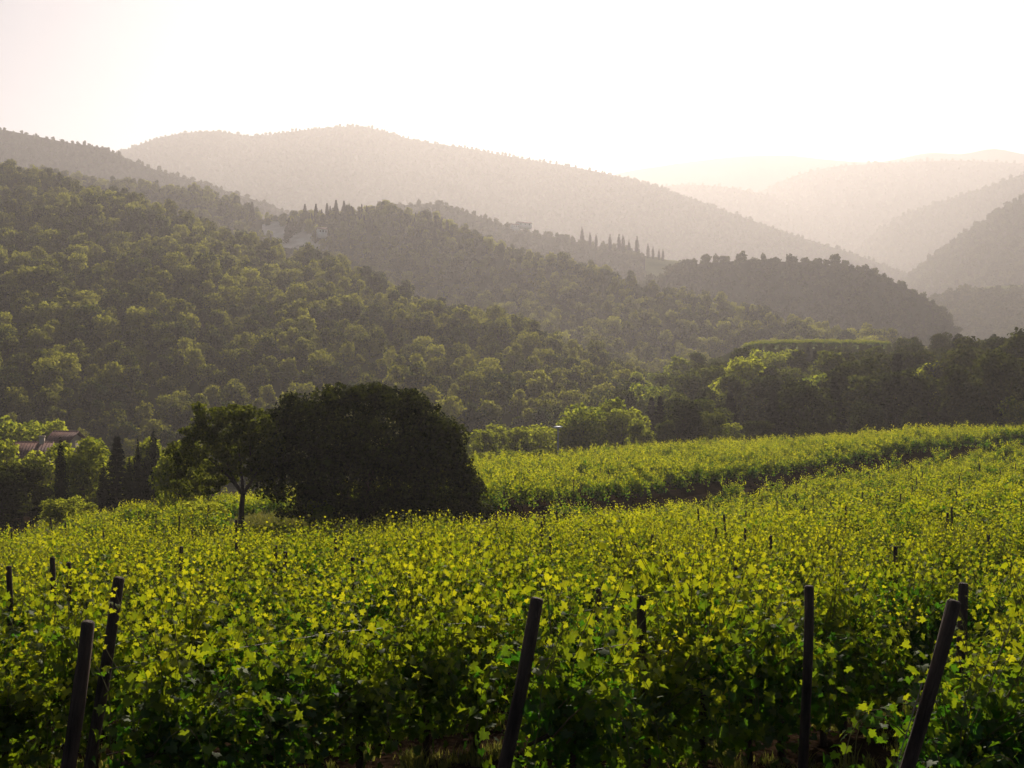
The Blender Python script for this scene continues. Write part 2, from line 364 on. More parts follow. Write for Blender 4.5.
# ------------------------------------------------------------------ plants: generic leaf clouds
def rand_dirs(n):
    v = rng.normal(size=(n, 3)); return v / (np.linalg.norm(v, axis=1)[:, None] + 1e-9)
def frames(nrm):
    ref = rand_dirs(len(nrm)); a = np.cross(nrm, ref); a /= np.linalg.norm(a, axis=1)[:, None] + 1e-9
    return a, np.cross(nrm, a)
def quads(pos, nrm, size, tint, name, mats, aspect=0.7, bend=0.15):
    """one leaf spray per point: a bent four-sided blade"""
    a, b = frames(nrm); s = size[:, None]
    v = np.stack([pos - a * s, pos - b * s * aspect + nrm * s * bend, pos + a * s, pos + b * s * aspect + nrm * s * bend], 1)
    n = len(pos)
    return build_mesh(name, v.reshape(-1, 3), np.arange(n * 4), np.full(n, 4), mats, attrs={'tint': ('FACE', tint)})
def lobe_cloud(lobes, n, size, sizevar=0.35, inner=0.3, up=0.35, out=0.5, zmin=None, nsub=0):
    """lobes: (cx,cy,cz,rx,ry,rz). returns pos, nrm, size, tint"""
    L = np.array(lobes, dtype=float); kids = []
    for l in L:
        for _ in range(nsub):
            d_ = rand_dirs(1)[0]; f_ = rng.uniform(.24, .40)
            kids.append([*(l[:3] + d_ * l[3:6] * .90), *(l[3:6] * f_)])
    L[:, 3:6] *= .90 if nsub else 1
    if kids: L = np.concatenate([L, np.array(kids)])
    wgt = (L[:, 3] * L[:, 4] * L[:, 5]) ** 0.67; wgt /= wgt.sum()
    k = rng.choice(len(L), n, p=wgt); d = rand_dirs(n)
    lump = 0.80 + 0.42 * np.array(vnoise(d[:, 0] * 2.6 + k * 7.3, d[:, 1] * 2.6 + d[:, 2] * 3.1, 4))
    rad = np.where(rng.random(n) < inner, rng.random(n) ** 0.5 * 0.85, rng.uniform(0.82, 1.06, n)) * lump
    pos = L[k, :3] + d * L[k, 3:6] * rad[:, None]
    nrm = d * out + rand_dirs(n) * 0.8 + np.array([0, 0, up]); nrm /= np.linalg.norm(nrm, axis=1)[:, None]
    sz = size * (1 + rng.uniform(-sizevar, sizevar, n))
    tint = np.clip(0.38 + 0.22 * rng.normal(size=n) + 0.25 * (hash2(k, k * 3, 9) - 0.5), 0, 1)
    if zmin is not None:
        ok = pos[:, 2] > zmin; pos, nrm, sz, tint = pos[ok], nrm[ok], sz[ok], tint[ok]
    return pos, nrm, sz, tint
def broad_lobes(h, w, n, base=0.25, seedv=0.0, spread=0.62):
    out = [(0, 0, h * (0.5 + base / 2), w * 0.30, w * 0.30, h * (1 - base) * 0.40)]
    for i in range(n):
        a = rng.uniform(0, 2 * math.pi); t = rng.uniform(0, 1)
        zz = h * (base + (0.93 - base) * t); rmax = w * 0.5 * spread * math.sin(math.pi * (0.22 + 0.68 * t)) ** 0.7
        d = rmax * rng.uniform(0.55, 1.05); s = w * rng.uniform(0.13, 0.21)
        zz = min(zz, h - s * 0.9)
        out.append((d * math.cos(a), d * math.sin(a), zz, s, s, s * rng.uniform(0.7, 0.95)))
    return out
def trunk_mesh(h, lobes, r0, name='trunk', nlimb=6, fork=0.3, mat='trunk'):
    mb = MB()
    top = np.array([rng.uniform(-.1, .1) * h * 0.2, rng.uniform(-.1, .1) * h * 0.2, h * 0.72])
    P = [np.array([0, 0, -0.35]), np.array([0, 0, 0.15]), np.array([0.02 * h, 0, h * fork]), top * [0.6, 0.6, 0.75], top]
    mb.tube(P, [r0 * 1.35, r0, r0 * 0.75, r0 * 0.4, r0 * 0.12], 8, jit=0.06)
    for l in sorted(lobes[1:], key=lambda q: -q[3])[:nlimb]:
        c = np.array(l[:3]); s = P[2] + (P[3] - P[2]) * rng.uniform(0, 0.7)
        m_ = (s + c) / 2 + np.array([0, 0, -0.05 * h])
        mb.tube([s, m_, c], [r0 * 0.42, r0 * 0.28, r0 * 0.08], 5)
    return mb.mesh(name, [M[mat]], smooth=True)

class Proto: pass
def broad_tree(h, w, nlobe, nleaf, leaf, mat, base=0.22, inner=0.3, r0=None, spread=0.62):
    p = Proto(); lobes = broad_lobes(h, w, nlobe, base, spread=spread)
    pos, nrm, sz, tint = lobe_cloud(lobes, nleaf, leaf, inner=inner, nsub=4)
    p.crown = quads(pos, nrm, sz, tint, 'crown', [M[mat]]); p.trunk = trunk_mesh(h, lobes, r0 or h * 0.025); p.h = h
    return p
def cypress(h, w, nleaf, leaf):
    p = Proto(); lobes = []
    for i in range(9):
        t = i / 8; zz = h * (0.10 + 0.84 * t); s = w * 0.5 * (math.sin(math.pi * min(1, 0.25 + 0.75 * t)) ** 0.8 * 0.9 + 0.16)
        lobes.append((rng.uniform(-.06, .06) * w, rng.uniform(-.06, .06) * w, zz, s, s, h * 0.10))
    pos, nrm, sz, tint = lobe_cloud(lobes, nleaf, leaf, inner=0.35, out=0.8, up=0.5)
    p.crown = quads(pos, nrm, sz, tint, 'crown', [M['needle']], aspect=0.5); p.trunk = trunk_mesh(h, lobes, h * 0.014, nlimb=0); p.h = h
    return p
def conifer(h, w, nleaf, leaf, mat='needle'):
    p = Proto()
    whorl = rng.integers(0, 13, nleaf); t = (whorl + rng.uniform(-.18, .18, nleaf)) / 13.0; t = np.clip(t, 0, 1)
    ang = np.floor(rng.uniform(0, 7, nleaf)) * 2 * math.pi / 7 + whorl * 1.3 + rng.normal(size=nleaf) * 0.17
    rad = w * 0.5 * (1 - t) ** 0.85 * rng.uniform(0.05, 1, nleaf) ** 0.6 * (0.8 + 0.4 * hash2(whorl, np.floor(ang * 2), 3))
    z = h * (0.12 + 0.88 * t) - rad * 0.22 + rng.normal(size=nleaf) * h * 0.012
    pos = np.stack([rad * np.cos(ang), rad * np.sin(ang), z], 1)
    nrm = rand_dirs(nleaf) * 0.7 + np.array([0, 0, 0.9]); nrm /= np.linalg.norm(nrm, axis=1)[:, None]
    p.crown = quads(pos, nrm, leaf * rng.uniform(.6, 1.3, nleaf), np.clip(0.4 + .2 * rng.normal(size=nleaf), 0, 1), 'crown', [M[mat]], aspect=0.4)
    mb = MB(); mb.tube([(0, 0, -.4), (0, 0, h * .4), (0, 0, h * .97)], [h * .018, h * .012, h * .002], 7)
    p.trunk = mb.mesh('trunk', [M['trunk']], True); p.h = h
    return p
def place(p, name, x, y, z, s=1.0, rz=None, label='', cat='tree', group=None, sz=None):
    e = empty(name, (x, y, z), rng.uniform(0, 6.28) if rz is None else rz, s)
    if sz is not None: e.scale = (s, s, s * sz)
    c = bpy.data.objects.new('crown', p.crown); link(c, e)
    t = bpy.data.objects.new('trunk', p.trunk); link(t, e)
    if not hasattr(p, 'obj'): p.obj = c
    tag(e, label, cat, group)
    return e

def scatter(name, pts, rot, scl, idx, protos, kind='stuff'):
    """one object: a point cloud on which the crowns of real trees or vines are repeated"""
    me = build_mesh(name, pts, np.zeros(0), np.zeros(0), [], attrs={})
    for k, arr in (('rot', rot), ('scl', scl)):
        a = me.attributes.new(k, 'FLOAT_VECTOR', 'POINT'); a.data.foreach_set('vector', np.asarray(arr, dtype=np.float32).ravel())
    a = me.attributes.new('idx', 'INT', 'POINT'); a.data.foreach_set('value', np.asarray(idx, dtype=np.int32))
    ob = link(bpy.data.objects.new(name, me)); tag(ob, kind=kind)
    ng = bpy.data.node_groups.new(name, 'GeometryNodeTree'); N = ng.nodes; L = ng.links
    ng.interface.new_socket('Geometry', in_out='INPUT', socket_type='NodeSocketGeometry')
    ng.interface.new_socket('Geometry', in_out='OUTPUT', socket_type='NodeSocketGeometry')
    gi = N.new('NodeGroupInput'); go = N.new('NodeGroupOutput')
    jn = N.new('GeometryNodeJoinGeometry')
    for po in protos:
        oi = N.new('GeometryNodeObjectInfo'); oi.transform_space = 'ORIGINAL'; oi.inputs['Object'].default_value = po
        oi.inputs['As Instance'].default_value = True
        L.new(oi.outputs['Geometry'], jn.inputs[0])
    ip = N.new('GeometryNodeInstanceOnPoints'); ip.inputs['Pick Instance'].default_value = True
    L.new(gi.outputs[0], ip.inputs['Points']); L.new(jn.outputs[0], ip.inputs['Instance'])
    for nm, dt, sock in (('rot', 'FLOAT_VECTOR', 'Rotation'), ('scl', 'FLOAT_VECTOR', 'Scale'), ('idx', 'INT', 'Instance Index')):
        na = N.new('GeometryNodeInputNamedAttribute'); na.data_type = dt; na.inputs['Name'].default_value = nm
        L.new(na.outputs['Attribute'], ip.inputs[sock])
    L.new(ip.outputs[0], go.inputs[0])
    md = ob.modifiers.new('scatter', 'NODES'); md.node_group = ng
    return ob

# ------------------------------------------------------------------ hillside woods
forest_protos = [broad_tree(10, w_, nl, 1900, 0.36, 'forest', base=0.12, inner=0.15) for w_, nl in ((9.5, 13), (8.5, 11), (11, 16), (8, 12), (10, 14))]
small_protos = [broad_tree(10, w_, nl, 520, 0.80, 'far_forest', base=0.05, inner=0.2) for w_, nl in ((9.5, 9), (8.5, 8), (11, 11))]
fir = conifer(14, 5.5, 2200, 0.5)
far_fir = conifer(13, 5.0, 420, 1.0)

def sow(h, spacing, s0, s1, umin=-170, umax=1190, hole=None, front=0.0):
    u0, u1 = max(h.u[0], umin), min(h.u[-1], umax)
    Dmax = h.D.max(); Fmin = np.min(h.foot[1]) if isinstance(h.foot, tuple) else h.foot
    xs = np.arange((u0 - 512) / F * Dmax - 10, (u1 - 512) / F * Dmax + 10, spacing)
    xs = np.arange(min((u0 - 512) / F * Dmax, (u0 - 512) / F * Fmin), max((u1 - 512) / F * Dmax, (u1 - 512) / F * Fmin), spacing)
    ys = np.arange(Fmin, Dmax + spacing * 3, spacing)
    X, Y = np.meshgrid(xs, ys); X[1::2] += spacing / 2
    X = (X + rng.uniform(-.42, .42, X.shape) * spacing).ravel(); Y = (Y + rng.uniform(-.42, .42, Y.shape) * spacing).ravel()
    u = 512 + F * X / Y; ok = (u > u0) & (u < u1)
    D = np.interp(u, h.u, h.D); Fo = np.interp(u, h.foot[0], h.foot[1]) if isinstance(h.foot, tuple) else np.full_like(D, h.foot)
    ok &= (Y < D + spacing * 2.2) & (Y > Fo + front)
    X, Y, u = X[ok], Y[ok], u[ok]
    z = hill_z(h, u, Y); other = top_z(X, Y, skip=h)
    ok = z > other - 3
    if hole is not None: ok &= ~hole(u, Y, z)
    X, Y, z, u = X[ok], Y[ok], z[ok], u[ok]
    s = rng.uniform(s0, s1, len(X)) * (0.85 + 0.5 * vnoise(X / 40, Y / 40, 77))
    return np.stack([X, Y, z], 1), s, u

def hole_H1(u, y, z):      # pale clearing on the shoulder of the near hill
    sy = HZ - F * z / y
    return (u > 258) & (u < 318) & (sy > 226 + (u - 258) * 0.28) & (sy < 240 + (u - 258) * 0.25)
# visible individual trees are picked from these two
P1, S1, U1 = sow(H1, 6.6, 0.42, 1.0)
P2, S2, U2 = sow(H2, 7.2, 0.45, 0.95)
# leave the clearing free: a disc on the shoulder where H1 meets H2
def clear(Pn, sc):
    u = 512 + F * Pn[:, 0] / Pn[:, 1]; sy = HZ - F * (Pn[:, 2] + 4) / Pn[:, 1]
    return ~((u > 262 + (sy - 228) * 1.0) & (u < 296 + (sy - 228) * 1.6) & (sy > 222) & (sy < 252))
k1 = clear(P1, 1) ; P1, S1, U1 = P1[k1], S1[k1], U1[k1]
k2 = clear(P2, 1) ; P2, S2, U2 = P2[k2], S2[k2], U2[k2]
SY1 = HZ - F * P1[:, 2] / P1[:, 1]; SY2 = HZ - F * P2[:, 2] / P2[:, 1]
vis1 = (SY1 < 425) & (U1 > -5) & (U1 < 640) & ~((U1 > 240) & (U1 < 470) & (SY1 > 385))
vis2 = (SY2 < 400) & (U2 > 430) & (U2 < 940) & (SY2 > 0)
score = np.concatenate([np.where(vis1, S1 / P1[:, 1], 0), np.where(vis2, S2 / P2[:, 1] * 1.0, 0)])
NIND = 190
pick = np.argsort(-score)[:NIND]; pickset = np.zeros(len(score), bool); pickset[pick] = True
PA = np.concatenate([P1, P2]); SA = np.concatenate([S1, S2])
for i in pick:
    k = int(rng.integers(0, 5)); x, y, z = PA[i]
    onh1 = i < len(P1)
    e = place(forest_protos[k], 'broadleaf_tree', x, y, z - 0.8, float(SA[i]), label='hazy green broadleaf tree among many on the %s' % ('lower slope of the big left hillside' if onh1 else 'wooded spur beyond the near hillside'),
              group='trees of the left hillside wood' if onh1 else 'trees of the wooded spur')
rest = ~pickset
def rz_(n): return np.stack([np.zeros(n), np.zeros(n), rng.uniform(0, 6.28, n)], 1)
def sc_(s, zv=(0.85, 1.25)): return np.stack([s, s, s * rng.uniform(*zv, len(s))], 1)
for nm, sel in (('hillside_forest', np.arange(len(PA)) < len(P1)), ('spur_forest', np.arange(len(PA)) >= len(P1))):
    m_ = sel & rest; n = m_.sum()
    pp = PA[m_].copy(); pp[:, 2] -= 1.6 * SA[m_]
    scatter(nm, pp, rz_(n), sc_(SA[m_]), rng.integers(0, 5, n), [p.obj for p in forest_protos])
# one far tree of the small kinds stands as a real tree on each ridge and lends its crown to the wood
xs_, ys_ = PT(745, 1045)
for k, (uu, dd, hh) in enumerate(((742, 845, H4), (790, 831, H4), (835, 820, H4))):
    x, y = PT(uu, dd); z = float(hill_z(hh, np.array([uu * 1.0]), np.array([dd * 1.0]))[0])
    place(small_protos[k], 'ridge_tree', x, y, z - 0.5, 1.0, label=('tall', 'wide', 'low rounded')[k] + ' tree on the crest of the shaded round hill', group='trees along the shaded crest')
smallobj = [p.obj for p in small_protos]
for h, nm, sp, a, b in ((H3, 'ridge_forest', 9, .6, .85), (H4, 'shaded_forest', 6.8, .5, .78), (H5, 'left_ridge_forest', 9, .5, .8), (H6, 'long_ridge_forest', 11.5, .5, .85), (H7, 'right_forest', 11, .7, 1.0),
                        (H8, 'right_ridge_forest', 14, .7, 1.05), (H9, 'far_spur_forest', 17, .7, 1.1), (H10, 'far_forest', 20, .8, 1.2), (H12, 'valley_forest', 10, .8, 1.3)):
    Pn, S, U = sow(h, sp, a, b)
    if h is H3:
        kk = ~((U > 645) & (U < 715) & (HZ - F * Pn[:, 2] / Pn[:, 1] > 252)); Pn, S = Pn[kk], S[kk]
    if h is H12:
        kk = (Pn[:, 1] < 1198); Pn, S = Pn[kk], S[kk]
    n = len(Pn); Pn[:, 2] -= 2.2 * S
    scatter(nm, Pn, rz_(n), sc_(S * 1.12, (.8, 1.15)), rng.integers(0, 3, n), smallobj)
    print(nm, n)
print('forest', len(P1), len(P2))

# firs around the clearing and along the spur crest, cypresses along the far ridge
def at_hill(h, u, d): return float(hill_z(h, np.array([float(u)]), np.array([float(d)]))[0])
for uu, dd, s in ((252, 855, 1.3), (286, 790, 1.0), (289, 800, 1.2), (292, 806, 1.0), (271, 800, .6), (305, 835, .95), (316, 826, 1.0), (327, 826, .9), (336, 822, 1.05), (344, 822, .9)):
    x, y = PT(uu, dd); z = max(at_hill(H2, uu, dd), at_hill(H1, uu, dd))
    place(fir, 'fir_tree', x, y, z - .5, s, label='tall fir near the pale clearing' if uu < 300 else 'dark fir on the spur crest beside the pale clearing', group='firs by the clearing')
n = 70
uu = rng.uniform(300, 450, n); dd = np.interp(uu, H2.u, H2.D) + rng.uniform(-30, 5, n)
scatter('crest_firs', np.stack([(uu - 512) / F * dd, dd, hill_z(H2, uu, dd) - .5], 1), rz_(n), sc_(rng.uniform(.4, .72, n)), np.zeros(n), [fir.obj])
cyp_far = cypress(13, 3.0, 700, 0.5)
cyp_n = 0
for uu, s in ((582, 1.2), (590, .95), (596, .9), (610, 1.1), (619, 1.25), (623, 1.25), (629, 1.0), (637, 1.35), (648, 1.0), (653, .85), (659, .75), (663, .8)):
    dd = float(np.interp(uu, H3.u, H3.D)) - 8; x, y = PT(uu, dd)
    place(cyp_far, 'cypress', x, y, at_hill(H3, uu, dd) + 2.0, s * 1.05, label='slim cypress in the hazy row along the far ridge', group='cypresses along the far ridge'); cyp_n += 1

# pale clearing, sheet following the ground
def patch(name, us, sy0, sy1, hsel, mat, lift=1.2, step=2.0, dr=(0, 0)):
    pass
def sheet_on(name, h, u0, u1, d0, d1, mat, lift, nu=24, nd=18, ufun=None):
    t = np.linspace(0, 1, nd)[:, None]; U = np.linspace(u0, u1, nu)[None] + 0 * t
    D = d0 + (d1 - d0) * t + 0 * U
    if ufun is not None: U = U + ufun(t)
    Z = hill_z(h, U, D) + lift
    o = link(bpy.data.objects.new(name, grid_mesh(name, (U - 512) / F * D, D, Z, [mat]))); tag(o, kind='structure'); return o
def view_patch(name, h, poly_top, poly_bot, u0, u1, mat, lift, nu=30, nv=12):
    """the part of a slope that shows between two lines: every node is found on the slope itself"""
    us = np.linspace(u0, u1, nu); dmax = np.interp(us, h.u, h.D) - 3; dmin = dmax * 0.55
    tt = np.linspace(0, 1, 240)[:, None]; DD = dmin + (dmax - dmin) * tt; ZZ = hill_z(h, us[None] + 0 * tt, DD); SY = HZ - F * ZZ / DD
    D = np.zeros((nv, nu))
    for j in range(nu):
        sy = np.minimum.accumulate(SY[:, j])[::-1]; want = np.linspace(np.interp(us[j], *poly_bot), np.interp(us[j], *poly_top), nv)
        D[:, j] = np.interp(want, sy, DD[::-1, j])
    U = us[None] + 0 * D; Z = hill_z(h, U, D) + lift
    o = link(bpy.data.objects.new(name, grid_mesh(name, (U - 512) / F * D, D, Z, [mat]))); tag(o, kind='structure'); return o
view_patch('clearing', H2, ([262, 275, 300, 330], [226, 222, 229, 243]), ([262, 330], [246, 256]), 262, 330, M['pale_soil'], 1.2)
sheet_on('hill_field', H3, 645, 712, 980, 1105, M['meadow'], 1.5)
sheet_on('meadow', H12, 935, 1180, 1192, 1227, M['meadow'], 1.0)
sheet_on('crop_field', H13, 742, 892, 356, 369, M['crop'], 0.15)
CROP = []

# ------------------------------------------------------------------ buildings
def house(name, x, y, z, w, d, h, rh, rz, label, wall='plaster', windows=2, chimney=True):
    e = empty(name, (x, y, z), rz); tag(e, label, 'house')
    mb = MB(); mb.box(-w / 2, w / 2, -d / 2, d / 2, -2.5, h)
    mb.add([(-w / 2, -d / 2, h), (-w / 2, d / 2, h), (-w / 2, 0, h + rh - .1)], [(0, 1, 2)]); mb.add([(w / 2, -d / 2, h), (w / 2, d / 2, h), (w / 2, 0, h + rh - .1)], [(0, 2, 1)])
    wl_ = mb.build('wall', M[wall], e)
    ov = 0.45; mb = MB(); k = rh / (d / 2)
    for sgn in (-1, 1):
        y0 = sgn * (d / 2 + ov); z0 = h - ov * k
        v = [(-w / 2 - ov, y0, z0), (w / 2 + ov, y0, z0), (w / 2 + ov, 0, h + rh), (-w / 2 - ov, 0, h + rh)]
        v2 = [(a, b, c + 0.2) for a, b, c in v]
        mb.add(v + v2, [(0, 1, 2, 3), (4, 7, 6, 5), (0, 4, 5, 1), (1, 5, 6, 2), (2, 6, 7, 3), (3, 7, 4, 0)])
        nrib = int((w + 2 * ov) / 0.45)
        for i in range(nrib + 1):
            xx = -w / 2 - ov + i * (w + 2 * ov) / nrib
            mb.tube([(xx, y0, z0 + 0.21), (xx, 0, h + rh + 0.21)], 0.09, 5)
    mb.tube([(-w / 2 - ov, 0, h + rh + .2), (w / 2 + ov, 0, h + rh + .2)], 0.16, 6)
    rf = mb.build('roof', M['tile'], e)
    if chimney:
        mb = MB(); mb.box(w * .2, w * .2 + .7, -.2 - .35, -.2 + .35, h + rh * .5, h + rh + 1.0); mb.box(w * .2 - .1, w * .2 + .8, -.65, .25, h + rh + 1.0, h + rh + 1.15)
        mb.build('chimney', M[wall], rf)
    for i in range(windows):
        cx = -w / 2 + (i + .5) * w / windows
        mb = MB(); mb.box(cx - .5, cx + .5, -d / 2 - .05, -d / 2 - .003, h - 2.0, h - .7); wd = mb.build('window', M['shutter'], e)
        mb = MB(); mb.box(cx - .62, cx + .62, -d / 2 - .12, -d / 2 - .004, h - 2.12, h - 2.01); mb.build('sill', M[wall], wd)
    return e
x, y = PT(33, 172); house('farmhouse', x, y, -14.0, 5.0, 6.0, 3.2, 1.8, R(8), 'farmhouse with a broad pinkish red tiled roof behind the left trees')
x, y = PT(66, 182); house('outbuilding', x, y, -12.4, 3.6, 4.2, 3.4, 1.2, R(-14), 'smaller tiled outbuilding just right of the farmhouse roof', chimney=False)
for uu, dd, w_, nm, lb, hh in ((524, 1180, 15, 'white_house', 'long white house on the hazy ridge', H3), (515, 1172, 7, 'white_barn', 'small white barn below the long white house on the ridge', H3),
                               (322, 775, 6, 'hill_cottage', 'tiny pale cottage at the right end of the clearing', H2)):
    x, y = PT(uu, dd); house(nm, x, y, at_hill(hh, uu, dd) + 7, w_, 6, 3.2, 1.4, R(25), lb, wall='white', windows=3, chimney=False)

# ------------------------------------------------------------------ nearer trees
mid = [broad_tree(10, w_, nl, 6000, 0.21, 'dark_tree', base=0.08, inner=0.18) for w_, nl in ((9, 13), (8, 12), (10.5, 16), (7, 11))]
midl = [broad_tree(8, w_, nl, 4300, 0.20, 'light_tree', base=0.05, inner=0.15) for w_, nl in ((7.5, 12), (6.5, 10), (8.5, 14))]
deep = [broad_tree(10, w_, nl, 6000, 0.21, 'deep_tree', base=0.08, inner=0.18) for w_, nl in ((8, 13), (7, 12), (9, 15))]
cyp = cypress(10, 1.7, 5200, 0.13)
con = conifer(10, 4.4, 5200, 0.26)
def put(p, name, u, d, ytop, label, group=None, cat='tree', base=None, wide=1.0):
    """stands on the ground at column u, depth d, as tall as its top shows (ytop)"""
    x, y = PT(u, d); z = float(top_z(np.array([x]), np.array([y]))[0]) - 0.1
    zt = (HZ - ytop) / F * d; s = max(0.3, (zt - z) / p.h)
    e = place(p, name, x, y, z, s * wide, label=label, group=group, cat=cat); e.scale = (s * wide, s * wide, s)
    return e
G = 'trees on the left behind the vineyard'
put(deep[0], 'dark_bush', 22, 112, 458, 'round very dark bushy tree at the left edge behind the vines', G, wide=1.25)
put(deep[2], 'dark_bush', 2, 108, 470, 'dark bush cut by the left edge of the photo', G, wide=1.3)
put(cyp, 'cypress', 61, 110, 439, 'lone slim cypress between the round dark tree and the grey green tree', G, wide=.85)
put(midl[0], 'broadleaf_tree', 82, 122, 437, 'grey green broad tree right of the lone cypress', G, wide=1.05)
put(midl[2], 'broadleaf_tree', 96, 126, 449, 'dull green tree between the grey green tree and the conifer', G)
put(con, 'conifer', 117, 116, 434, 'ragged dark conifer left of the cypress pair', G, cat='conifer', wide=1.0)
put(cyp, 'cypress', 103, 113, 462, 'short cypress at the foot of the ragged conifer', G)
put(cyp, 'cypress', 130, 112, 457, 'short dark cypress just right of the ragged conifer', G)
put(cyp, 'cypress', 138, 110, 441, 'tall dark cypress, left one of the tight pair', G, wide=.9)
put(cyp, 'cypress', 146, 111, 450, 'dark cypress, right one of the tight pair', G, wide=.95)
put(midl[1], 'broadleaf_tree', 145, 128, 436, 'pale lit tree showing behind the cypress pair', G, wide=.8)
put(cyp, 'cypress', 154, 122, 430, 'slender cypress rising behind the pale lit tree', G)
put(mid[3], 'broadleaf_tree', 166, 122, 474, 'low dark tree right of the cypress pair', G)
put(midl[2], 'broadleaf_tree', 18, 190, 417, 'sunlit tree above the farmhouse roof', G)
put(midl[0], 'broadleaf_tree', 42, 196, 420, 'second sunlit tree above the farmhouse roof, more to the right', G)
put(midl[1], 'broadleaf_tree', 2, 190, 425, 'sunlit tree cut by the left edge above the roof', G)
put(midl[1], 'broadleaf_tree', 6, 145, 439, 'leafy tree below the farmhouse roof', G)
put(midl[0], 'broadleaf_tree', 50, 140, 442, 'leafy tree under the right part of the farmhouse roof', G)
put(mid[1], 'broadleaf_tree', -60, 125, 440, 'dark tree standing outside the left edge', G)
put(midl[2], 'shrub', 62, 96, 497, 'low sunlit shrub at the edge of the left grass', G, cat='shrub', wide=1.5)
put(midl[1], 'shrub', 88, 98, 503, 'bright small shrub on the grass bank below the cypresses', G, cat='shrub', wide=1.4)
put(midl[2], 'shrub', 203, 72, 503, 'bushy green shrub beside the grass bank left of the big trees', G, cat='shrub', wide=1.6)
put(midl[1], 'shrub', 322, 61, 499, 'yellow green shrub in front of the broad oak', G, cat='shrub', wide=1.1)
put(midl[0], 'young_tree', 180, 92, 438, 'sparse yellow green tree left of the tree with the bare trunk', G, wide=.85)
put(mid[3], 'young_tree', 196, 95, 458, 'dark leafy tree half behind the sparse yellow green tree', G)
# lit shrubs and trees behind the upper block
G = 'trees behind the upper vineyard'
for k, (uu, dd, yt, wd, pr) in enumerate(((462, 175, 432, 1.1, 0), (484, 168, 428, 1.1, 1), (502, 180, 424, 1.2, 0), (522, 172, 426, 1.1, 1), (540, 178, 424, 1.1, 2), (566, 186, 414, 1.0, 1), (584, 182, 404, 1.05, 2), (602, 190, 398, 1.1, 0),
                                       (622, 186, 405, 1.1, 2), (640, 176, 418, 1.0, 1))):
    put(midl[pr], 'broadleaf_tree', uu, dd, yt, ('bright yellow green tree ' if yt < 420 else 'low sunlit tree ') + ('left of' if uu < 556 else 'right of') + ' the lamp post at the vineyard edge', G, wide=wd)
for k, (uu, dd, yt, wd, lb) in enumerate(((470, 137, 455, 1.9, 'flat clipped bush at the far left corner of the upper vineyard'), (486, 139, 452, 1.9, 'clipped bush second from the big dark tree at the vineyard edge'),
                                      (515, 146, 450, 1.8, 'low hedge bush left of the lamp post'), (532, 148, 449, 1.8, 'low hedge bush nearest the lamp post on its left'))):
    put(midl[k % 3], 'hedge_bush', uu, dd, yt, lb, 'clipped bushes at the upper vineyard edge', cat='bush', wide=wd)
put(deep[2], 'broadleaf_tree', 683, 178, 399, 'round dark green tree right of the small spruce', G, wide=1.15)
put(con, 'conifer', 660, 186, 394, 'small pointed dark spruce left of the round dark green tree', G, cat='conifer', wide=.8)
put(mid[1], 'broadleaf_tree', 665, 172, 420, 'low dull green tree in front of the small spruce', G)
put(mid[0], 'broadleaf_tree', 712, 176, 412, 'dull tree right of the round dark green tree', G)
G = 'trees of the right hand wood'
words = ['dusky green tree at the front of the right hand wood', 'dusky green tree inside the right hand wood', 'dark tree along the skyline of the right hand wood']
rows = [(182, 36, (690, 1140), lambda u: np.interp(u, [690, 760, 860, 1024, 1140], [418, 415, 408, 388, 380]), 0),
        (200, 33, (700, 1160), lambda u: np.interp(u, [700, 760, 860, 960, 1024, 1140], [398, 392, 380, 366, 355, 345]), 0),
        (225, 30, (650, 1160), lambda u: np.interp(u, [650, 700, 760, 860, 900, 960, 1024, 1140], [400, 382, 374, 366, 358, 345, 336, 325]), 1),
        (255, 27, (630, 1160), lambda u: np.interp(u, [630, 700, 760, 880, 910, 940, 1024, 1140], [392, 366, 361, 358, 345, 340, 326, 315]), 1),
        (290, 24, (600, 1100), lambda u: np.interp(u, [600, 640, 700, 745, 760, 880, 900, 940, 1100], [398, 384, 358, 354, 355, 354, 345, 338, 330]), 2),
        (325, 22, (590, 1060), lambda u: np.interp(u, [590, 640, 700, 735, 750, 885, 905, 940, 1060], [400, 378, 352, 346, 352, 352, 342, 336, 326]), 2)]
for d0, su, (ua, ub), fy, wi in rows:
    uu = ua
    while uu < ub:
        u_ = uu + rng.uniform(-8, 8); pr = rng.random()
        hz = fy(u_) + rng.uniform(-9, 10) if not (742 < u_ < 895 and d0 > 280) else 345 + rng.uniform(0, 5)
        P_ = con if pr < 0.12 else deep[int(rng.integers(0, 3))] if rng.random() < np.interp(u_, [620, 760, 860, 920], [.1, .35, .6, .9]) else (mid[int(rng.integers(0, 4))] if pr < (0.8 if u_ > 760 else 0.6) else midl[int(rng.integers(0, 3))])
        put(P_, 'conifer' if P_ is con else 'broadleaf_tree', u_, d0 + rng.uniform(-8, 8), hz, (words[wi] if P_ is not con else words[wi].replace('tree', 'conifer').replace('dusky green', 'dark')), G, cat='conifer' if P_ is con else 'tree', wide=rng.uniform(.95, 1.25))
        uu += su
for k, u_ in enumerate(np.arange(734, 900, 5.5)):
    put(mid[k % 4], 'broadleaf_tree', u_ + rng.uniform(-2, 2), 350 + rng.uniform(-3, 3), 350 + rng.uniform(-2, 3), 'small tree in the row under the bright crop strip', G, wide=rng.uniform(.9, 1.2))
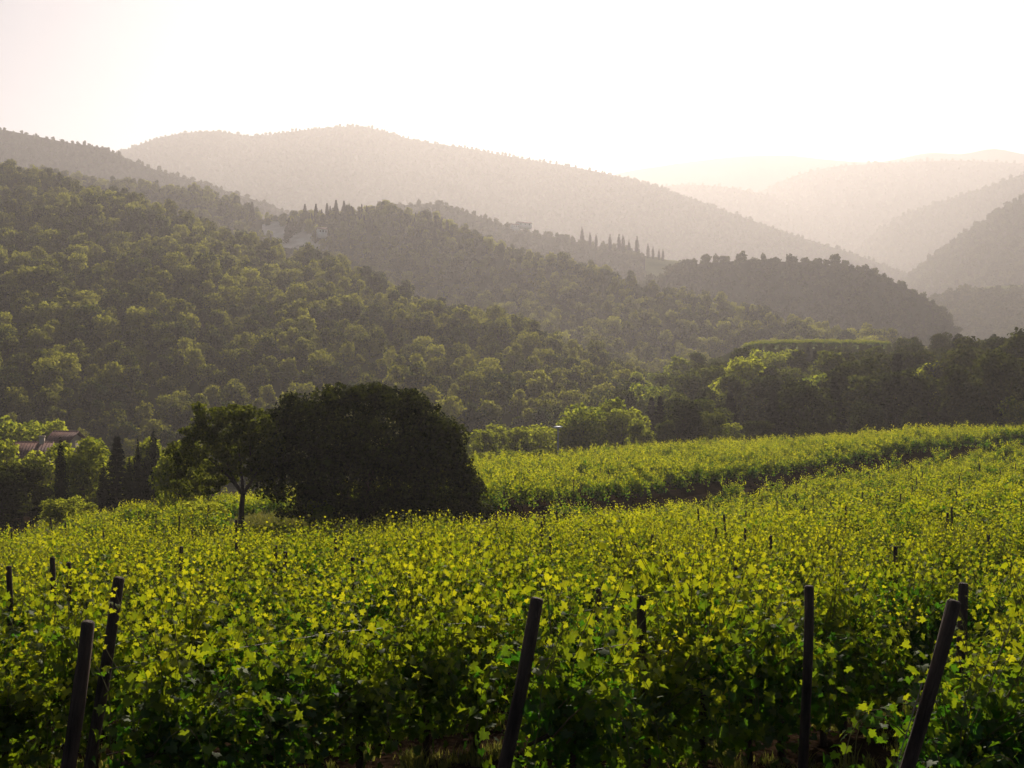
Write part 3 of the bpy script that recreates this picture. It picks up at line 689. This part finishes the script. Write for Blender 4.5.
# crop on the lit strip above the wood
# ------------------------------------------------------------------ the two dark trees by the vineyard
def hero():
    d = 64.0; uc = 362; x0, y0 = PT(uc, d); z0 = gz(x0, y0) - .05
    k = d / F
    def L(u, sy, ru, rv, dy=0.0, rdepth=None): return ((u - uc) * k, dy, (HZ - sy) * k - z0, ru * k, (rdepth or ru) * k, rv * k)
    lobes = [L(352, 428, 62, 38), L(400, 435, 55, 42), L(310, 442, 45, 38), L(436, 455, 34, 34), L(452, 490, 30, 30), L(300, 470, 44, 36), L(360, 475, 70, 40), L(400, 508, 60, 16), L(330, 510, 46, 13), L(478, 512, 14, 10), L(288, 400, 10, 8), L(414, 398, 12, 9), L(420, 490, 52, 34),
             L(330, 404, 24, 17, -1), L(365, 400, 26, 16, 1), L(402, 404, 22, 14, -1), L(428, 416, 16, 13), L(448, 440, 15, 15), L(464, 468, 12, 16), L(473, 490, 11, 16), L(368, 393, 20, 9), L(295, 415, 22, 18), L(275, 432, 22, 20), L(424, 425, 20, 20), L(445, 445, 18, 20), L(465, 506, 19, 18),
             L(380, 395, 16, 11, 1), L(345, 396, 18, 12, 0), L(270, 455, 24, 22), L(268, 482, 22, 18), L(340, 500, 44, 20), L(460, 470, 14, 18), L(410, 412, 16, 16), L(318, 410, 18, 14)]
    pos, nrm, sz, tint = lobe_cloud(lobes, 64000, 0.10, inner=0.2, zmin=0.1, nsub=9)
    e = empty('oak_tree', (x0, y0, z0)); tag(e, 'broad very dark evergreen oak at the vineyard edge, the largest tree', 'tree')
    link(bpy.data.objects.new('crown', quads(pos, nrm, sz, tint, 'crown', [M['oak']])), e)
    mb = MB()
    for s, m_, t in (((0, 0, -.3), (.1, 0, 2), (.2, 0, 4.5)), ((0, 0, .9), (-1.2, 0, 2.6), (-2.6, 0, 4.4)), ((0, 0, .8), (1.4, .2, 2.4), (3.2, 0, 3.8)), ((.05, 0, 1.6), (.6, -.8, 3.4), (1.6, -1, 5.3))):
        mb.tube([s, m_, t], [.34 if s[2] < 0 else .2, .2, .07], 8, jit=.08)
    link(bpy.data.objects.new('trunk', mb.mesh('trunk', [M['trunk']], True)), e)
    # the smaller tree on its left with the bare trunk
    uc = 241; x0, y0 = PT(uc, d - 2); k = (d - 2) / F; z0 = gz(x0, y0) - .05
    lobes = [L(232, 436, 26, 20), L(205, 440, 18, 15), L(255, 425, 22, 15), L(215, 420, 17, 12), L(238, 413, 18, 8), L(262, 445, 22, 20), L(190, 455, 13, 11), L(212, 463, 20, 13), L(244, 462, 22, 14), L(180, 470, 9, 8), L(262, 470, 16, 12), L(200, 408, 8, 6), L(224, 478, 12, 6), L(178, 455, 14, 12), L(188, 482, 15, 12), L(208, 487, 15, 9), L(196, 432, 13, 9)]
    lobes = [(a, b + rng.uniform(-.5, .5), c, d1, d2, d3) for a, b, c, d1, d2, d3 in lobes]
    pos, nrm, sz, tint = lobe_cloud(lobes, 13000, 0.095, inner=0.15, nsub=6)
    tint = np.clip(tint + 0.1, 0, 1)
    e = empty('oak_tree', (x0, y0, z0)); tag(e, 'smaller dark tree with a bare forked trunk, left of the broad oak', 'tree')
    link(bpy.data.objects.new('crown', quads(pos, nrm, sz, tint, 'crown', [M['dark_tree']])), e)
    mb = MB(); zt = lambda sy: (HZ - sy) * k - z0; xt = lambda u: (u - uc) * k
    mb.tube([(0, 0, -.3), (0.02, 0, zt(515)), (xt(242), 0, zt(502)), (xt(243), 0, zt(494))], [.22, .16, .14, .13], 8, jit=.06)
    for a, b in (((236, 484), (226, 462)), ((249, 486), (262, 462)), ((242, 480), (238, 440)), ((230, 478), (206, 456)), ((252, 480), (250, 445))):
        mb.tube([(xt(243), 0, zt(495)), (xt(a[0]), 0, zt(a[1])), (xt(b[0]), 0, zt(b[1]))], [.10, .075, .03], 6)
    link(bpy.data.objects.new('trunk', mb.mesh('trunk', [M['trunk']], True)), e)
hero()

# ------------------------------------------------------------------ lamp post beyond the vines
def lamp():
    x, y = PT(558, 140); z = gz(x, y)
    e = empty('lamp_post', (x, y, z)); tag(e, 'thin lamp post with a flat white head beyond the upper vines', 'lamp post')
    zt = (HZ - 428) / F * 140 - z
    mb = MB(); mb.tube([(0, 0, -.3), (0, 0, zt * .5), (0, 0, zt)], [.13, .11, .10], 8); mb.build('pole', M['metal'], e, True)
    mb = MB(); mb.tube([(0, 0, zt), (0, 0, zt + .06), (0, 0, zt + .16), (0, 0, zt + .22)], [.2, .56, .54, .25], 14); mb.build('lamp_head', M['lamp_white'], e, True)
lamp()

# ------------------------------------------------------------------ grape vines
def leaf_outline(n=15):
    """five-lobed vine leaf, petiole notch at angle pi"""
    pts = [(0.0, -0.10)]
    spec = [(-0.30, -0.42), (-0.62, -0.28), (-0.52, -0.04), (-0.86, 0.22), (-0.46, 0.34), (-0.34, 0.66), (-0.18, 0.62), (0, 1.0)]
    left = spec; right = [(-a, b) for a, b in spec[:-1]][::-1]
    return np.array(pts + left + right)
OUT = leaf_outline()
OUT_LOW = np.array([(0, -0.25), (-0.62, -0.25), (-0.72, 0.25), (0, 0.95), (0.72, 0.25), (0.62, -0.25)])
def vine_leaves(pos, nrm, tipdir, size, tint, shape):
    """lay the outline at each point; tipdir is where the leaf tip points"""
    n = len(pos); k = len(shape)
    b = tipdir - nrm * np.sum(tipdir * nrm, 1)[:, None]; b /= np.linalg.norm(b, axis=1)[:, None] + 1e-9
    a = np.cross(b, nrm)
    cup = rng.uniform(-0.25, 0.45, n)[:, None]
    o = shape
    r2 = (o[:, 0] ** 2)
    V = pos[:, None, :] + size[:, None, None] * (a[:, None, :] * o[None, :, 0, None] + b[:, None, :] * (o[None, :, 1, None]) + nrm[:, None, :] * (cup * r2[None] * 1.1 - 0.18 * (o[None, :, 1] ** 2))[:, :, None])
    C = (pos + b * size[:, None] * 0.1)[:, None, :]
    V = np.concatenate([C, V], 1).reshape(-1, 3)
    base = np.arange(n)[:, None, None] * (k + 1)
    i = np.arange(k); tri = np.stack([np.zeros(k, int), i + 1, (i + 1) % k + 1], 1)[None] + base
    return V, tri.reshape(-1), np.full(n * k, 3), np.repeat(tint, k)
def make_vine(nshoot, low=False, H=1.0, seedw=1.0, big=1.0, dr_p=0.40):
    """a spur-trained vine, cordon along local X; returns foliage mesh, trunk mesh"""
    P = []; Nn = []; T = []; S = []; TI = []; canes = MB()
    for s in range(nshoot):
        x0 = rng.normal() * .24; base = np.array([x0, rng.normal() * .05, .72 + rng.uniform(-.05, .08)])
        lean = rng.normal() * 0.24; droop = rng.random() < dr_p
        length = rng.uniform(.75, 1.35) * H; kn = int(length / (0.064 if not low else 0.10))
        pts = []
        lx = rng.normal() * .16
        for i in range(kn + 1):
            t = i / kn
            if droop:
                sgn = 1 if lean > 0 else -1
                p = base + np.array([lx * t, sgn * (.55 * math.sin(t * 1.6)) * length, length * (.62 * math.sin(t * 2.6) - .50 * t)])
            else: p = base + np.array([lx * t * length + .03 * math.sin(9 * t), lean * length * t + .10 * t * t * (1 if lean > 0 else -1), length * (t - .06 * t * t)])
            pts.append(p)
            if i > 0 or rng.random() < .5:
                nl = 1 if rng.random() < (.6 if t > .6 else .15) else 2
                for q in range(nl):
                    side = (1 if (i + q) % 2 else -1); dr = np.array([rng.normal() * .9, side * 1.0 + rng.normal() * .5, rng.uniform(-.2, .5)]); dr /= np.linalg.norm(dr)
                    lp = p + dr * rng.uniform(.05, .13)
                    nn = dr * .55 + np.array([0, 0, .55]) + rng.normal(size=3) * .55; nn /= np.linalg.norm(nn)
                    P.append(lp); Nn.append(nn); T.append(np.array([dr[0], dr[1], -.55]) + rng.normal(size=3) * .3)
                    young = max(0, (t - .55) / .45) if not droop else .3 * t
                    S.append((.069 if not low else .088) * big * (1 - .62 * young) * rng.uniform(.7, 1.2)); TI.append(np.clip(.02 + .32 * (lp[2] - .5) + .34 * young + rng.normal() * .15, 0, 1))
        if not low and s % 2 == 0:
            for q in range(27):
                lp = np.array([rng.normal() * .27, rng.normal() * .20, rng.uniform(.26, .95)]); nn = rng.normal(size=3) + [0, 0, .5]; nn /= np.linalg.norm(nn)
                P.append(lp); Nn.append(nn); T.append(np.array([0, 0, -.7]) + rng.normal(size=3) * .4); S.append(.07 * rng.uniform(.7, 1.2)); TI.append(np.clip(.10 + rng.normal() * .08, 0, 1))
        if not low: canes.tube(pts[::2] + [pts[-1]] if len(pts) > 4 else pts, np.linspace(.006, .002, len(pts[::2]) + 1) if len(pts) > 4 else .004, 4, cap=False)
    P, Nn, T, S, TI = map(np.array, (P, Nn, T, S, TI))
    V, f, lt, ti = vine_leaves(P, Nn, T, S, TI, OUT if not low else OUT_LOW)
    mi_ = np.zeros(len(lt), int)
    if not low:
        cv = np.concatenate(canes.v); f = np.concatenate([f, np.array(canes.f) + len(V)]); V = np.concatenate([V, cv]); lt = np.concatenate([lt, canes.t])
        mi_ = np.concatenate([mi_, np.ones(len(canes.t), int)]); ti = np.concatenate([ti, np.full(len(canes.t), .4)])
    fol = build_mesh('foliage', V, f, lt, [M['vine'], M['shoot']], mi_, attrs={'tint': ('FACE', ti)})
    mb = MB(); bx = rng.uniform(-.08, .08)
    pts = [(bx, 0, -.1), (bx + .02, .02, .15), (bx - .03, -.02, .4), (bx + .01, .02, .62), (bx, 0, .72)]
    mb.tube(pts, [.045, .036, .032, .034, .03], 7, jit=.15)
    mb.tube([(bx, 0, .70), (bx + .2, .01, .76), (.55, 0, .75)], [.028, .022, .015], 6, jit=.12); mb.tube([(bx, 0, .70), (bx - .2, -.01, .76), (-.55, 0, .75)], [.028, .022, .015], 6, jit=.12)
    return fol, mb.mesh('trunk', [M['bark']], True)
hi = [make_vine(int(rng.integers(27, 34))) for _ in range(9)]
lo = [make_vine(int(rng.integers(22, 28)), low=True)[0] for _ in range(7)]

lo2 = [make_vine(int(rng.integers(9, 13)), low=True, H=1.05, big=1.35, dr_p=.22)[0] for _ in range(6)]
# rows of the front block
AZ = R(36); dx, dy = math.sin(AZ), math.cos(AZ); SP = 3.0
V_ = []       # x, y, row, order, angle
def far_limit(x, y):
    u = 512 + F * x / max(y, 1e-3)
    return float(np.interp(u, [-400, 0, 60, 215, 230, 480, 520, 700, 1000, 1300], [66, 66, 70, 72, 59.5, 60, 69.3, 91.6, 127.0, 149]))
for k in range(-30, 30):
    n = 0
    for i in range(0, 190):
        t = i * 0.95 + 0.35 + (0.35 * hash2(np.array([k]), np.array([5]), 1)[0])
        x = 0.15 + SP * k + dx * t; y = 8.0 + dy * t
        if y > far_limit(x, y): continue
        u = 512 + F * x / y
        if u < -170 or u > 1200: continue
        if rng.random() < 0.02: continue
        x += rng.normal() * .04; V_.append((x, y, k, i, math.pi / 2 - AZ)); n += 1
NB = len(V_)
# left strip beyond, and upper block
AZ2 = R(-5); ex, ey = math.sin(AZ2), math.cos(AZ2)
for k in range(-70, 70):
    for i in range(0, 155):
        x = 2.15 * k + ex * i * .85; y = 60 + ey * i * .85
        u = 512 + F * x / y
        if u < 400 or u > 1200: continue
        if y < path_r(u) + 1.4 or y > np.interp(u, [400, 480, 560, 700, 1000, 1200], [118, 128, 138, 152, 178, 190]): continue
        V_.append((x + rng.normal() * .06, y, k, i, math.pi / 2 - AZ2))
NU = len(V_)
for k in range(-30, 30):
    for i in range(0, 60):
        x = 2.5 * k + .45 * i; y = 76 + .9 * i; u = 512 + F * x / y
        if 70 < u < 470 and y < np.interp(u, [60, 232, 470], [84, 108, 96]) and (u < 226 or y > 77): V_.append((x, y, k, i, R(60)))
V_ = np.array(V_); VZ = ground_z(V_[:, 0], V_[:, 1]); VU = 512 + F * V_[:, 0] / V_[:, 1]
print('vines', len(V_), NB)
inview = (VU > -25) & (VU < 1050)
dist = V_[:, 1]; score = np.where(inview & (np.arange(len(V_)) < NB), dist, 1e9)
near = np.argsort(score)[:300]; isn = np.zeros(len(V_), bool); isn[near] = True
ordw = ['first', 'second', 'third', 'fourth', 'fifth', 'sixth', 'seventh', 'eighth', 'ninth', 'tenth']
rowd = {-1: 'row behind the leaning post at the left', 0: 'row behind the leaning post at the centre', 1: 'row behind the leaning post at the right'}
for i in sorted(near, key=lambda q: dist[q]):
    x, y, k, n, a = V_[i]; k = int(k); n = int(n)
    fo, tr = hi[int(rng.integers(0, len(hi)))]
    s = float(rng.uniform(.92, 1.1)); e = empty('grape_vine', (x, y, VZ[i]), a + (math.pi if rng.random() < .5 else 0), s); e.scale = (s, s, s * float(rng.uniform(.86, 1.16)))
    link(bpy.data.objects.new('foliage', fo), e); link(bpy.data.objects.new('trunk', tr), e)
    if k in rowd and n < 10: lb = 'leafy grapevine, %s plant in the %s' % (ordw[n], rowd[k])
    elif y < 14: lb = 'leafy bright green grapevine near the front of the vineyard'
    elif y < 22: lb = 'yellow green grapevine in the middle of the front block'
    else: lb = 'small looking grapevine deep in the front block'
    tag(e, lb, 'grapevine', 'grapevines of the front block')
hi_obj = [o for o in bpy.data.objects if o.name.split('.')[0] == 'foliage'][:1]
# far vines: repeat light foliage on points; the prototypes stand as real vines in the rows
far = np.where(~isn)[0]
# real far vines carry the lighter foliage
lead = []; lead2 = []
for protos_, out_, ya, yb, lb in ((lo, lead, 28, 42, 'small looking grapevine deep in the front block'), (lo2, lead2, 44, 56, 'spiky small grapevine near the far end of the front block')):
    cand = [i for i in far if i < NB and ya < V_[i, 1] < yb and 100 < VU[i] < 950]
    for j, i in enumerate(rng.choice(cand, len(protos_), replace=False)):
        x, y, k, n, a = V_[i]; e = empty('grape_vine', (x, y, VZ[i]), a)
        f_ = link(bpy.data.objects.new('foliage', protos_[j]), e); link(bpy.data.objects.new('trunk', hi[0][1]), e)
        tag(e, lb, 'grapevine', 'grapevines of the front block'); out_.append(f_); isn[i] = True
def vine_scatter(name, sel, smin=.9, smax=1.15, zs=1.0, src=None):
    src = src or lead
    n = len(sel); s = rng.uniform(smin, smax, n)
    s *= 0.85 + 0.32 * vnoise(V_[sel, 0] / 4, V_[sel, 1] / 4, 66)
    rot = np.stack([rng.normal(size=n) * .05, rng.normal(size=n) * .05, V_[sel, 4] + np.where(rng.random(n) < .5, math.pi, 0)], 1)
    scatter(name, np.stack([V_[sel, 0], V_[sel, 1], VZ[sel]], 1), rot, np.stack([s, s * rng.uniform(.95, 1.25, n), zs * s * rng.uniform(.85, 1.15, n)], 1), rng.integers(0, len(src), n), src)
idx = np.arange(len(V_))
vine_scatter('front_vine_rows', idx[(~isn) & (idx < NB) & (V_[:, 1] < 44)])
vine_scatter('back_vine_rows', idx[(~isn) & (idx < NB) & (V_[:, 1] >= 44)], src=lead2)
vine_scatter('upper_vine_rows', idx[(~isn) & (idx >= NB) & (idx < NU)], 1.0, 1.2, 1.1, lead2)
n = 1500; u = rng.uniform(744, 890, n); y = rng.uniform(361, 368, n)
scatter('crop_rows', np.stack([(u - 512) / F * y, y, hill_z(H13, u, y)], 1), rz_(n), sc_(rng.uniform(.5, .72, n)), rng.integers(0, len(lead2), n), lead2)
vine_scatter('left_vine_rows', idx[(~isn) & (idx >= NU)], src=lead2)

# ------------------------------------------------------------------ posts
def post_mesh(h, r, rough=.03):
    mb = MB(); pts = []; rad = []
    for i in range(9):
        t = i / 8; pts.append((.012 * math.sin(t * 5 + r * 90), .010 * math.cos(t * 4), -.35 + t * (h + .35))); rad.append(r * (1.08 - .12 * t))
    pts.append((pts[-1][0], pts[-1][1], h + .012)); rad.append(r * .72)
    mb.tube(pts, rad, 12, jit=rough)
    return mb.mesh('post', [M['wood']], False)
pm_big = [post_mesh(1.76, .046, .09), post_mesh(1.78, .048, .10)]
pm = [post_mesh(1.9, .04), post_mesh(1.9, .043), post_mesh(1.9, .038)]
def post(u, sy, d, lean_px, label, me, group=None, depth_lean=0.0, name='vineyard_post'):
    x, y = PT(u, d); zt = (HZ - sy) / F * d
    h = me.vertices[-1].co.z
    h = 1.76 if me in pm_big else 1.9
    z0 = gz(x, y); s = (zt - z0) / h
    o = link(bpy.data.objects.new(name, me)); k = lean_px
    o.location = (x - k * (zt - z0), y, z0); o.rotation_euler = (depth_lean, math.atan(k), rng.uniform(-.2, .2)); sc = math.hypot(1, k) * s; o.scale = (1, 1, sc)
    tag(o, label, 'post', group); return o
pA = post(89, 622, 7.6, .14, 'thick leaning end post at the left with a flat sawn top', pm_big[0], name='end_post')
pB = post(537, 604, 7.9, .20, 'thick leaning end post at the bottom centre', pm_big[1], name='end_post')
pC = post(950, 600, 7.6, .27, 'thick dark end post at the right, the most tilted one', pm_big[0], name='end_post')
# brace wire on the right post
mb = MB(); mb.tube([(-.062, -.05, 1.25), (-.085, -.06, .6), (-.20, -.1, .0)], .004, 5); mb.build('brace_wire', M['wire'], pC)
G = 'upright posts at the front of the vineyard'
post(122, 580, 9.6, .17, 'upright post with a split rough top behind the left leaning post', pm_big[1], G)
post(808, 587, 9.3, .02, 'straight thin post between the centre and right leaning posts', pm[0], G)
post(962, 584, 9.9, .04, 'straight post just behind the right leaning post', pm[1], G)
post(640, 597, 9.8, .0, 'upright post half hidden in leaves right of the centre leaning post', pm[1], G)
post(598, 589, 13.5, .06, 'tilted post among the leaves between the centre leaning post and its upright neighbour', pm[2], G)
for (uu, sy, dd) in ((68, 568, 16.5), (52, 563, 18), (181, 552, 21), (8, 572, 15), (335, 544, 27), (352, 563, 18), (478, 543, 28), (461, 566, 16.5), (421, 538, 31), (541, 540, 29.5), (550, 542, 29), (666, 560, 19), (635, 549, 24), (735, 560, 19),
                     (236, 545, 26), (275, 551, 22), (285, 557, 20), (405, 543, 27), (716, 533, 34), (745, 533, 34), (770, 541, 28), (895, 552, 22), (988, 540, 28), (583, 534, 34), (590, 534, 34), (620, 541, 28), (652, 540, 28)):
    post(uu, sy - 5, dd, rng.uniform(-.06, .06), 'weathered post top sticking out of the leaves of the front block', pm[int(rng.integers(0, 3))], 'posts standing among the front vines')
# the regular posts farther back, one every 5.7 m of row
cnt = 0
sel = [i for i in range(NB) if V_[i, 3] % 6 == 3 and V_[i, 1] > 30 and inview[i]] + [i for i in range(NB, NU) if V_[i, 3] % 6 == 2 and inview[i] and VU[i] > 470]
rng.shuffle(sel)
for i in sel[:230]:
    x, y = V_[i, :2]; o = link(bpy.data.objects.new('vineyard_post', pm[int(rng.integers(0, 3))])); o.location = (x, y, VZ[i]); o.rotation_euler = (rng.normal() * .03, rng.normal() * .04, 0); o.scale = (1, 1, float(rng.uniform(1.1, 1.26)))
    tag(o, 'thin post standing among the %s' % ('farther rows of the front block' if i < NB else 'rows of the upper block'), 'post', 'posts of the farther rows' if i < NB else 'posts of the upper block')
# trellis wires of the three rows that end at the leaning posts
for k, (lb, px) in {-1: ('left', pA), 0: ('centre', pB), 1: ('right', pC)}.items():
    mb = MB()
    for hh in (.75, 1.35):
        ts = np.linspace(0.0, 16, 15); xs = .15 + SP * k + dx * ts; ys = 8.0 + dy * ts
        mb.tube(np.stack([xs, ys, ground_z(xs, ys) + hh], 1), .0022, 4)
    o = mb.build('trellis_wire', M['wire']); tag(o, 'pair of thin trellis wires running back from the %s leaning post' % lb, 'wire', 'trellis wires')

# ------------------------------------------------------------------ weeds and grass
def tuft(n, h, spread, name):
    P = []; F_ = []; T = []; TI = []
    for i in range(n):
        a = rng.uniform(0, 6.28); b = rng.normal(size=2) * spread; l = h * rng.uniform(.5, 1.2); w_ = .006 + .004 * rng.random()
        d = np.array([math.cos(a), math.sin(a)]); sd = np.array([-d[1], d[0]]); bend = rng.uniform(.2, .8)
        k = len(P) * 1
        for t, ww in ((0, w_), (.55, w_ * .8), (1, 0)):
            c = np.array([b[0] + d[0] * bend * l * t * t, b[1] + d[1] * bend * l * t * t, l * (t - .25 * bend * t * t)])
            if ww: P.append(c - np.append(sd * ww, 0)); P.append(c + np.append(sd * ww, 0))
            else: P.append(c)
        F_ += [k, k + 1, k + 3, k + 2, k + 2, k + 3, k + 4]; T += [4, 3]; TI += [rng.uniform(.1, 1)] * 2
    return build_mesh(name, np.array(P), F_, T, [M['grass']], attrs={'tint': ('FACE', TI)})
tufts = [tuft(46, .22, .07, 'grass_tuft'), tuft(36, .30, .06, 'grass_tuft'), tuft(60, .14, .10, 'grass_tuft')]
tu = []
for j, (xx, yy) in enumerate(((-.9, 10.2), (1.9, 10.0), (.55, 9.6))):
    o = link(bpy.data.objects.new('grass_tuft', tufts[j])); o.location = (xx, yy, gz(xx, yy)); tag(o, ('low', 'tall dry', 'spreading')[j] + ' grass tuft on the bare soil under the front vines', 'grass', 'grass tufts under the vines'); tu.append(o)
n = 1800
x = rng.uniform(-1, 1, n); y = 9.5 + 24 * rng.random(n) ** 1.4; x = x * y * .55
k_ = vnoise(x / .9, y / .9, 91) > .45; x, y = x[k_], y[k_]; n = len(x)
scatter('ground_weeds', np.stack([x, y, ground_z(x, y)], 1), rz_(n), sc_(rng.uniform(.35, .8, n)), rng.integers(0, 3, n), tu)
n = 9000   # the grass bank at the left of the big trees and the track verge
u = rng.uniform(40, 480, n); y = rng.uniform(66, 112, n); k_ = (y > np.interp(u, [40, 232, 233, 480], [72, 80, 62, 66])) ; u, y = u[k_], y[k_]; x = (u - 512) / F * y; n = len(x)
scatter('bank_grass', np.stack([x, y, ground_z(x, y)], 1), rz_(n), sc_(rng.uniform(1.4, 3.0, n)), rng.integers(0, 3, n), tu)

# ------------------------------------------------------------------ haze
mb = MB(); mb.box(-9500, 9500, -400, 12500, -60, 850)
hz = mb.build('haze', []) if False else None
me = mb.mesh('haze', []); hz = link(bpy.data.objects.new('haze', me)); tag(hz, kind='stuff')
m, nt, out = new_mat('haze_air'); pv = nt.nodes.new('ShaderNodeVolumePrincipled')
pv.inputs['Color'].default_value = (*HAZE_COLOR, 1); pv.inputs['Density'].default_value = HAZE_DENSITY; pv.inputs['Anisotropy'].default_value = HAZE_G
nt.links.new(pv.outputs[0], out.inputs['Volume']); me.materials.append(m)
